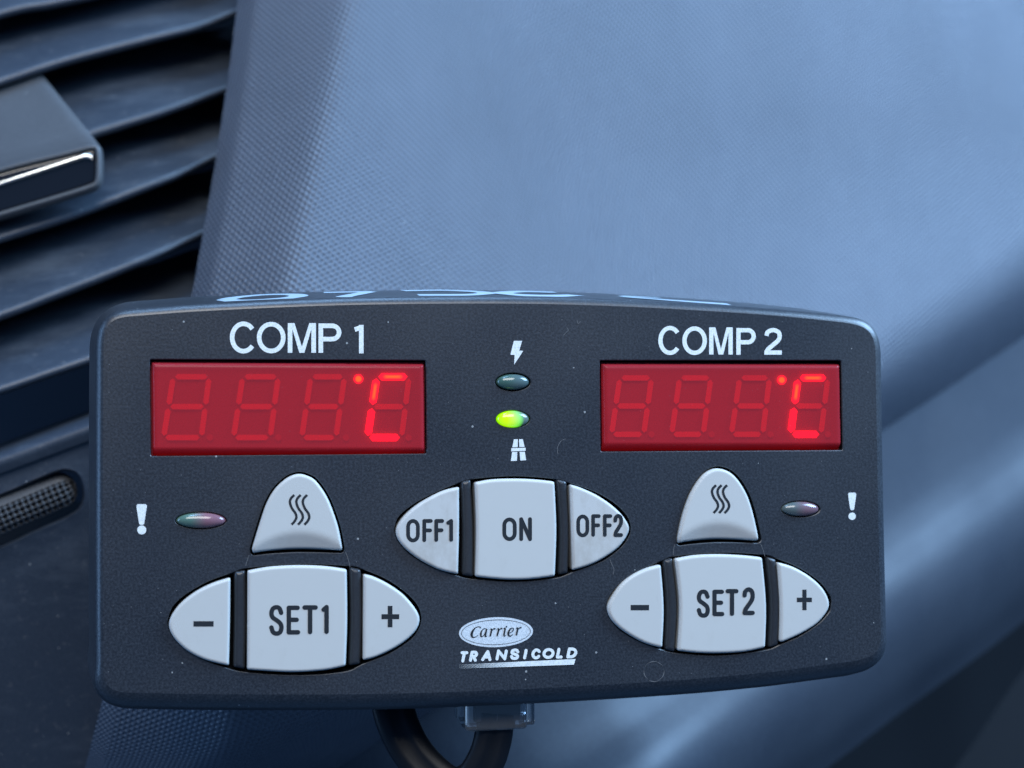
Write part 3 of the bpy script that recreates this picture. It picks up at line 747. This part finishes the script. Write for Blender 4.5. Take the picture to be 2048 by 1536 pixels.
# pale marker strokes on the top of the housing, written across its depth
topL = np.array(rr[0]); 
def top_pt(x, y):
    """point on the housing's top wall above world x at depth y"""
    best = None
    for a, b_ in zip(rr[:-1], rr[1:]):
        ya, yb_ = a[0][1], b_[0][1]
        if True:
            A = np.array(a); Bq = np.array(b_)
            if A[:, 1].mean() <= y <= Bq[:, 1].mean()+1e-9:
                i = [k for k in range(len(A)) if NR[k][1] > 0.9]
                xa = A[i, 0]; o1 = np.argsort(xa); z0_ = np.interp(x, xa[o1], A[i, 2][o1]); xb = Bq[i, 0]; o2 = np.argsort(xb); z1_ = np.interp(x, xb[o2], Bq[i, 2][o2])
                t = (y-A[:, 1].mean())/(Bq[:, 1].mean()-A[:, 1].mean()); return (x, y, z0_+(z1_-z0_)*t+0.00006)
    return None
def pen(strokes):
    m_ = MB()
    for n_, (pts, wd) in enumerate(strokes):
        pts = catmull(pts, 8) if len(pts) > 2 else resample([np.array(p, float) for p in pts], .001, False)
        a, b_ = [], []
        for i in range(len(pts)):
            t = pts[min(i+1, len(pts)-1)]-pts[max(i-1, 0)]; t = t/(np.linalg.norm(t)+1e-9); nn = np.array([t[1], -t[0]])
            for lst, sg in ((a, 1), (b_, -1)):
                q = pts[i]+nn*sg*wd/2; p = top_pt(q[0], min(max(q[1], .0032), .0235)); lst.append((p[0], p[1], p[2]+n_*0.00002))
        m_.grid([a, b_], False)
    return m_.build('marker_writing', M_pen, unit)
def X_(px): return at(px, 590, 0.010)[0]
pen([([(X_(450), .009), (X_(472), .005), (X_(520), .004), (X_(570), .006), (X_(598), .011), (X_(585), .017), (X_(530), .019), (X_(475), .015), (X_(450), .009)], .0036),
     ([(X_(655), .019), (X_(755), .019)], .0034), ([(X_(750), .019), (X_(715), .011), (X_(680), .004)], .0030),
     ([(X_(820), .020), (X_(900), .021), (X_(960), .017), (X_(975), .011), (X_(930), .006), (X_(830), .006)], .0036),
     ([(X_(1130), .018), (X_(1060), .018), (X_(1010), .012), (X_(1030), .006), (X_(1090), .005), (X_(1150), .009)], .0042),
     ([(X_(1245), .011), (X_(1290), .008), (X_(1360), .006), (X_(1440), .005)], .0040), ([(X_(1250), .013), (X_(1330), .014)], .0030)])

# ================================================================== DASHBOARD
dash = empty('dashboard', (0.05, 0.10, -0.06))
tag(dash, 'grey embossed dashboard behind the control panel, curving down to a smooth lower roll', 'dashboard')
def lin(x, xs, ys): return float(np.interp(x, xs, ys))
EDGE = ([-500, 0, 130, 330, 500, 585, 850, 1150, 1400, 1536, 1900], [500, 475, 460, 430, 400, 385, 330, 262, 205, 170, 90])
def x_edge(py): return lin(py, *EDGE)
def x_crease(py): return lin(py, [-500, 0, 195, 300, 450, 560, 850, 1200, 1536, 1900], [790, 704, 664, 640, 606, 584, 530, 480, 450, 420])
VAL = np.array([(2700, 250), (2350, 470), (2048, 672), (1900, 772), (1780, 850), (1600, 970), (1400, 1105), (1150, 1260), (950, 1375), (780, 1470), (620, 1570), (430, 1700), (200, 1880)], float)
def x_valley(py): return lin(py, VAL[:, 1], VAL[:, 0])
def dash_depth(px, py):
    d = px-x_crease(py); w_ = 24.0
    kl, kr = 0.72, 0.72
    tt = min(1, max(0, (py-250)/1150)); fade = 1-0.62*tt*tt*(3-2*tt)
    g = 0.5*(kl+kr*fade)*math.sqrt(d*d+w_*w_)+0.5*(kr*fade-kl)*d
    y = 0.070+g/9000+(768-py)*0.46/9000
    y += 0.000000012*max(0, d)**2*0.6            # the pad bows away to the right
    e = px-x_edge(py)
    y += 0.5*0.0042/36*(math.sqrt((36-e)**2+9)+(36-e))
    if py > 1240: y += 0.030*((py-1240)/296)**2
    return y
def dd(px, py):
    y = dash_depth(px, py)
    v = np.linalg.norm(VAL[2:11, None, :]-VAL[None, 2:11, :], axis=2) if False else None
    dv = (x_valley(py)-px)*0.55
    if dv < 175: y += 0.050*((175-dv)/175)**2.3
    return y
rows = []; uvs = []
def build_pad():
    mb = MB(); uv = []
    pys = list(np.arange(-420, 1860, 14.0)); NC = 150
    for py in pys:
        x0 = x_edge(py); x1 = x_valley(py) if py > 250 else 2700
        x1 = max(x1, x0+30)
        row = []
        for k in range(NC+1):
            u = (k/NC); px = x0+(x1-x0)*(0.45*u+0.55*u*u)
            y = dd(px, py); row.append(at(px, py, y))
        rows.append(row)
    # arc-length coordinates so the grain keeps its size over the folds
    R = np.array(rows)
    du = np.linalg.norm(np.diff(R, axis=1), axis=2); 
    ref = np.array([np.interp(x_crease(py), [at_px for at_px in np.linspace(0, 1, 2)], [0, 0]) for py in pys])
    U = np.concatenate([np.zeros((len(R), 1)), np.cumsum(du, 1)], 1)
    for i, py in enumerate(pys):
        # measure from the crease column
        xs = R[i, :, 0]; c = at(x_crease(py), py, dd(x_crease(py), py))[0]
        U[i] -= np.interp(c, xs, U[i])
    mid = np.array([at(x_crease(py), py, dd(x_crease(py), py)) for py in pys])
    V = np.r_[0, np.cumsum(np.linalg.norm(np.diff(mid, axis=0), axis=1))]
    ang = math.atan2(mid[-1][0]-mid[0][0], -(mid[-1][2]-mid[0][2]))
    # rows below the bend keep their true height along the skin
    for i in range(len(pys)):
        for j in range(NC+1):
            uv.append((U[i, j], V[i]+(U[i, j])*0.0))
    mb.grid([list(r) for r in rows], True); mb.uv = uv
    n0 = len(mb.v)
    # returns: thickness at the trim edge and at the lower edge
    L_ = [r[0] for r in rows]; mb.grid([[p+np.array((0.0015*0, 0, 0)) for p in L_], [p+np.array((0.001, 0.03, 0)) for p in L_]], True, flip=True)
    k0 = next(i for i, p in enumerate(pys) if p > 262)
    Rr = [r[-1] for r in rows[k0:]]; mb.grid([Rr, [p+np.array((-0.004, 0.035, 0.004)) for p in Rr]], True)
    mb.uv = uv+[(0, 0)]*(len(mb.v)-n0)
    return mb.build('upper_pad', M_dash, dash)
build_pad()
# lower roll: a rounded body that starts in the gap under the pad and turns under
LOW = np.array([(2700, 640), (2350, 900), (2048, 1140), (1920, 1235), (1800, 1320), (1650, 1430), (1500, 1536), (1360, 1640), (1220, 1740), (1100, 1830), (960, 1930), (800, 2050), (640, 2180)], float)
_K = np.array([(-0.35, .003), (-0.1, .003), (0, .003), (.1, .0028), (.2, .0024), (.3, .0016), (.4, .0), (.5, -.0032), (.58, -.0070), (.66, -.0108), (.74, -.0130), (.83, -.0130), (.91, -.0103), (1, -.004), (1.1, .007), (1.22, .029), (1.5, .076), (2.3, .19), (3.4, .34)])
_CR = np.array(catmull(_K, 12)); _T, _F = _CR[:, 0], _CR[:, 1]
def build_roll(t0, t1, n, name, M):
    mb = MB(); rws = []
    Vc = np.array(catmull(VAL, 6)); Lc = np.array(catmull(LOW, 6))
    for t in np.linspace(t0, t1, n):
        row = []
        for a, b in zip(Vc, Lc):
            p = a+(b-a)*t
            yv = dd(a[0]-4, a[1]) if a[0] < 2700 else dd(2690, a[1])
            f = float(np.interp(t, _T, _F))
            y = yv+f
            row.append(at(p[0], p[1], y))
        rws.append(row)
    mb.grid(rws, True, flip=True); return mb.build(name, M, dash)
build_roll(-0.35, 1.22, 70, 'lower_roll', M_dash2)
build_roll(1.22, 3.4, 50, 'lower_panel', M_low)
# firewall board closes the dashboard behind everything
t_ = MB(); t_.box((-0.45, 0.30, -0.45), (0.55, 0.31, 0.40)); t_.build('back_board', M_low, dash)

# ================================================================== AIR VENT
vent = empty('air_vent', (-0.13, 0.09, 0.02))
tag(vent, 'black dashboard air vent with slanted slats, a chrome-trimmed tab and a ribbed thumbwheel', 'air vent')
_pp = np.arange(-300, 1700, 50.0); _cf = np.polyfit(_pp, [dd(x_edge(p), p) for p in _pp], 3)
def VB(py): return float(np.polyval(_cf, py))+0.0035-0.064       # the vent leans back with the dashboard
SL = [
    [(-260, 118), (0, 30), (110, 8), (240, -22), (380, -75), (500, -130)],
    [(-260, 252), (0, 166), (130, 124), (300, 80), (400, 55), (476, 24)],
    [(-260, 408), (0, 330), (100, 298), (190, 268), (320, 228), (448, 182)],
    [(-260, 562), (0, 478), (150, 430), (280, 381), (360, 350), (430, 316)],
    [(-260, 722), (0, 633), (98, 596), (230, 545), (320, 508), (402, 471)],
    [(-260, 866), (0, 782), (100, 748), (200, 714), (300, 676), (380, 628)],
]
for i, c in enumerate(SL):
    c = c+[(c[-1][0]+40, c[-1][1]-20)]
    C = resample(np.array(catmull(c, 10)), 10, False); n = len(C)
    mb = MB(); prof = []
    #  (offset px up the picture, depth) of the slat's section: underside, nose, top face running back and up
    sec = [(2, .096), (-8, .074), (-9, .0676), (-7, .0655), (-2, .0642), (5, .0640), (12, .0648), (20, .0664), (34, .0696), (60, .0755), (100, .0845), (140, .0945), (165, .101)]
    rws = []
    for (o_up, y) in sec:
        row = []
        for k, q in enumerate(C):
            u = k/(n-1); tw = 1.0-0.30*max(0, (u-0.62)/0.38)**1.5
            yy = y+0.008*max(0, (u-0.72)/0.28)**2
            row.append(at(q[0], q[1]-o_up*tw, yy+VB(q[1])))
        rws.append(row)
    mb.grid(rws, True); mb.build('slat', M_vent, vent)
# duct box behind the slats
t_ = MB(); a = at(-300, -300, .17); b = at(560, 1000, .17)
t_.box((a[0], .18, b[2]), (b[0], .185, a[2])); t_.build('duct', M_duct, vent)

# steering tab on the slats: rounded block with gloss front and chrome strip
tabR = pos(outline([[(-240, 402), (0, 330), (120, 300), (180, 284)], [(200, 286), (205, 302), (206, 352)], [(203, 370), (188, 380), (120, 402), (0, 438), (-240, 512)], [(-244, 500), (-244, 410)]], 3, 14))
mb = MB(); YT = 0.0530+VB(350)-0.002
rr_ = []
for (s_, y) in ((-14, YT+.0004), (-12, YT), (-9, YT-.0002), (-6, YT), (-3, YT+.0006), (-1, YT+.0014), (0, YT+.0026)):
    rr_.append([at(q[0], q[1], YT)*np.array((1, 0, 1))+np.array((0, y, 0)) for q in expand(tabR, s_)])
# the body shears up and to the left as it runs back into the vent
for k in range(1, 9):
    t = k/8.0
    rr_.append([at(q[0]-147*t, q[1]-179*t, YT+.0026+.037*t) for q in tabR])
mb.grid(rr_, True, True)
inner = expand(tabR, -14)
f_ = [at(q[0], q[1], YT)*np.array((1, 0, 1))+np.array((0, YT+.0004, 0)) for q in inner]
b_ = [p+np.array((0, .0012, 0)) for p in f_]
mb.grid([f_, b_], True, True, flip=True)
tab = mb.build('direction_tab', M_tab, vent)
ins = pos(expand(tabR, -14.6))
mb = MB(); cap(mb, ins, -(YT+.0006), .0004, back=YT+.003, gapstep=3, Yref=YT); mb.build('gloss_insert', M_gloss, tab)
mb = MB(); rws = []
path = [(-230, 443), (0, 367), (120, 328), (172, 311), (184, 315)]
for ph in np.linspace(0, 2*math.pi, 13)[:-1]:
    rws.append([at(q[0], q[1]+5.2*math.sin(ph), YT)+np.array((0, -.0006*math.cos(ph), 0)) for q in resample(np.array(path, float), 8, False)])
rws.append(rws[0]); mb.grid(rws, True); mb.build('chrome_strip', M_chrome, tab)
# fascia below the vent: rolled upper lip, slot with the thumbwheel
def lip(px): return lin(px, [-300, 0, 176, 300, 420], [1012, 917, 852, 800, 748])
slot = pos(outline([[(-260, 1092), (0, 988), (60, 962), (105, 943)], [(128, 936), (155, 944), (168, 968), (170, 1000), (160, 1022)], [(130, 1040), (60, 1070), (0, 1098), (-260, 1205)], [(-262, 1190), (-262, 1100)]], 4, 4))
mb = MB()
FB = VB(880)+0.064
def fy(px, py): return FB+(py-880)*0.30/9000
xs = [x_edge(1850)-20]
outer = [(-300, lip(-300)+30)]+[(x, lip(x)+30) for x in range(-280, 381, 20)]
outer = [q for q in outer if q[0] < x_edge(q[1])+12]+[(x_edge(y)+12, y) for y in range(900, 1860, 30)]+[(-300, 1855)]
outer = pos(resample(np.array(outer, float), 14)); 
slot_s = slot
grid_pts = [np.array((x, y)) for x in range(-290, 420, 24) for y in range(800, 1850, 24)]
grid_pts = [p for p in grid_pts if inside(outer, p) and not inside(slot_s, p) and dist(outer, p) > 5 and dist(slot_s, p) > 5]
vs, fs = cdt([outer, slot_s], grid_pts); fs = [f for f in fs if inside(outer, np.mean([vs[i] for i in f], 0)) and not inside(slot_s, np.mean([vs[i] for i in f], 0))]
def fyy(v):
    y = fy(*v); d = dist(slot_s, np.array(v))
    return y-(0.0006 if d < 12 else 0)*(1-d/12)
P3 = [at(v[0], v[1], fyy(v)) for v in vs]; mb.add(P3, [fix(f, P3) for f in fs], True)
r0 = [at(q[0], q[1], fyy(q)) for q in slot_s]; sh_ = expand(slot_s, -5)
r1 = [at(q[0], q[1], fy(*q)+.001) for q in sh_]; r2 = [p+np.array((0, .010, 0)) for p in r1]
mb.grid([r0, r1, r2], True, True, flip=True)
rws = []
for (o_up, y) in ((-30, 0), (-16, -.0010), (-6, -.0014), (4, -.0006), (10, .002), (16, .008), (22, .020), (30, .036)):
    rws.append([at(x, lip(x)-o_up, fy(x, lip(x))+y) for x in range(-300, 421, 16)])
mb.grid(rws, True)
mb.build('fascia', M_vent, vent)
# thumbwheel: long rounded body with rows of pits between small pyramids
mb = MB(); nU, nV = 330, 44
A0, A1 = np.array((-240, 1133.)), np.array((118, 982.)); ax = (A1-A0)/np.linalg.norm(A1-A0); nn = np.array((-ax[1], ax[0])); LN = np.linalg.norm(A1-A0); RW = 36.0
rws = []
for j in range(nV+1):
    v = -1+2*j/nV; row = []
    for i in range(nU+1):
        s_ = i/nU*(LN+RW); over = max(0, s_-LN)/RW; wv = RW*math.sqrt(max(0.0005, 1-over**2.4))
        c = A0+ax*min(s_, LN+RW)+nn*v*wv
        y = 0.0025-0.0042*math.sqrt(max(0, 1-v*v*.92))*math.sqrt(max(0, 1-over**2*.9))
        if v > -0.45 and over < .92:
            pa = s_/12.5; pb = v*RW/11.0
            cell = max(0, math.sin(math.pi*2*pa*.5))**2*0+abs(math.sin(math.pi*pa))*abs(math.sin(math.pi*pb))
            y += 0.0019*(cell**1.3)
        row.append(at(c[0], c[1], y+fy(0, 1000)))
    rws.append(row)
mb.grid(rws, True, flip=True); mb.build('thumbwheel', M_tab, vent)

# ================================================================== CABLE
cable = empty('cable', (0.0, 0.015, -0.05))
tag(cable, 'black flat cable looping below the panel into a clear plastic plug', 'cable')
path = catmull([(782, 1330, .024), (784, 1390, .021), (793, 1440, .019), (822, 1500, .017), (862, 1545, .015), (905, 1572, .013), (945, 1560, .012), (972, 1520, .0115), (985, 1480, .0115), (990, 1445, .0115), (992, 1425, .0115)], 8)
wid = np.interp(np.linspace(0, 1, len(path)), [0, .25, .5, .75, 1], [44, 42, 39, 38, 38])
mb = MB(); rws = []
for i, q in enumerate(path):
    t = path[min(i+1, len(path)-1)][:2]-path[max(i-1, 0)][:2]; t /= np.linalg.norm(t); nn = np.array((t[1], -t[0])); row = []
    for k in range(28):
        a = 2*math.pi*k/28; u = math.copysign(abs(math.cos(a))**.8, math.cos(a)); v = math.sin(a)
        groove = 1-0.45*math.exp(-(u/.10)**2)
        row.append(at(q[0]+nn[0]*u*wid[i], q[1]+nn[1]*u*wid[i], q[2])+np.array((0, .0017*v*groove, 0)))
    rws.append(row)
mb.grid(rws, True, True); mb.build('cord', M_cable, cable)
def rbox(name, x0, y0, x1, y1, Y0_, Y1_, M, par, bev=.0006):
    m_ = MB(); a = at(x0, y0, Y0_); b = at(x1, y1, Y0_); m_.box((a[0], Y0_, b[2]), (b[0], Y1_, a[2])); return m_.build(name, M, par, bevel=bev)
pl = rbox('plug', 930, 1375, 1056, 1459, .0085, .0150, M_clear, cable, .0008)
rbox('plug_latch', 1052, 1405, 1070, 1450, .0095, .0125, M_clear, pl, .0004)
rbox('plug_latch', 914, 1400, 931, 1440, .0095, .0125, M_clear, pl, .0004)
rbox('contact_block', 948, 1400, 1040, 1440, .0105, .0130, mat('plug_contacts', (0.10, 0.085, 0.08), 0.4, 0.5), pl, .0003)
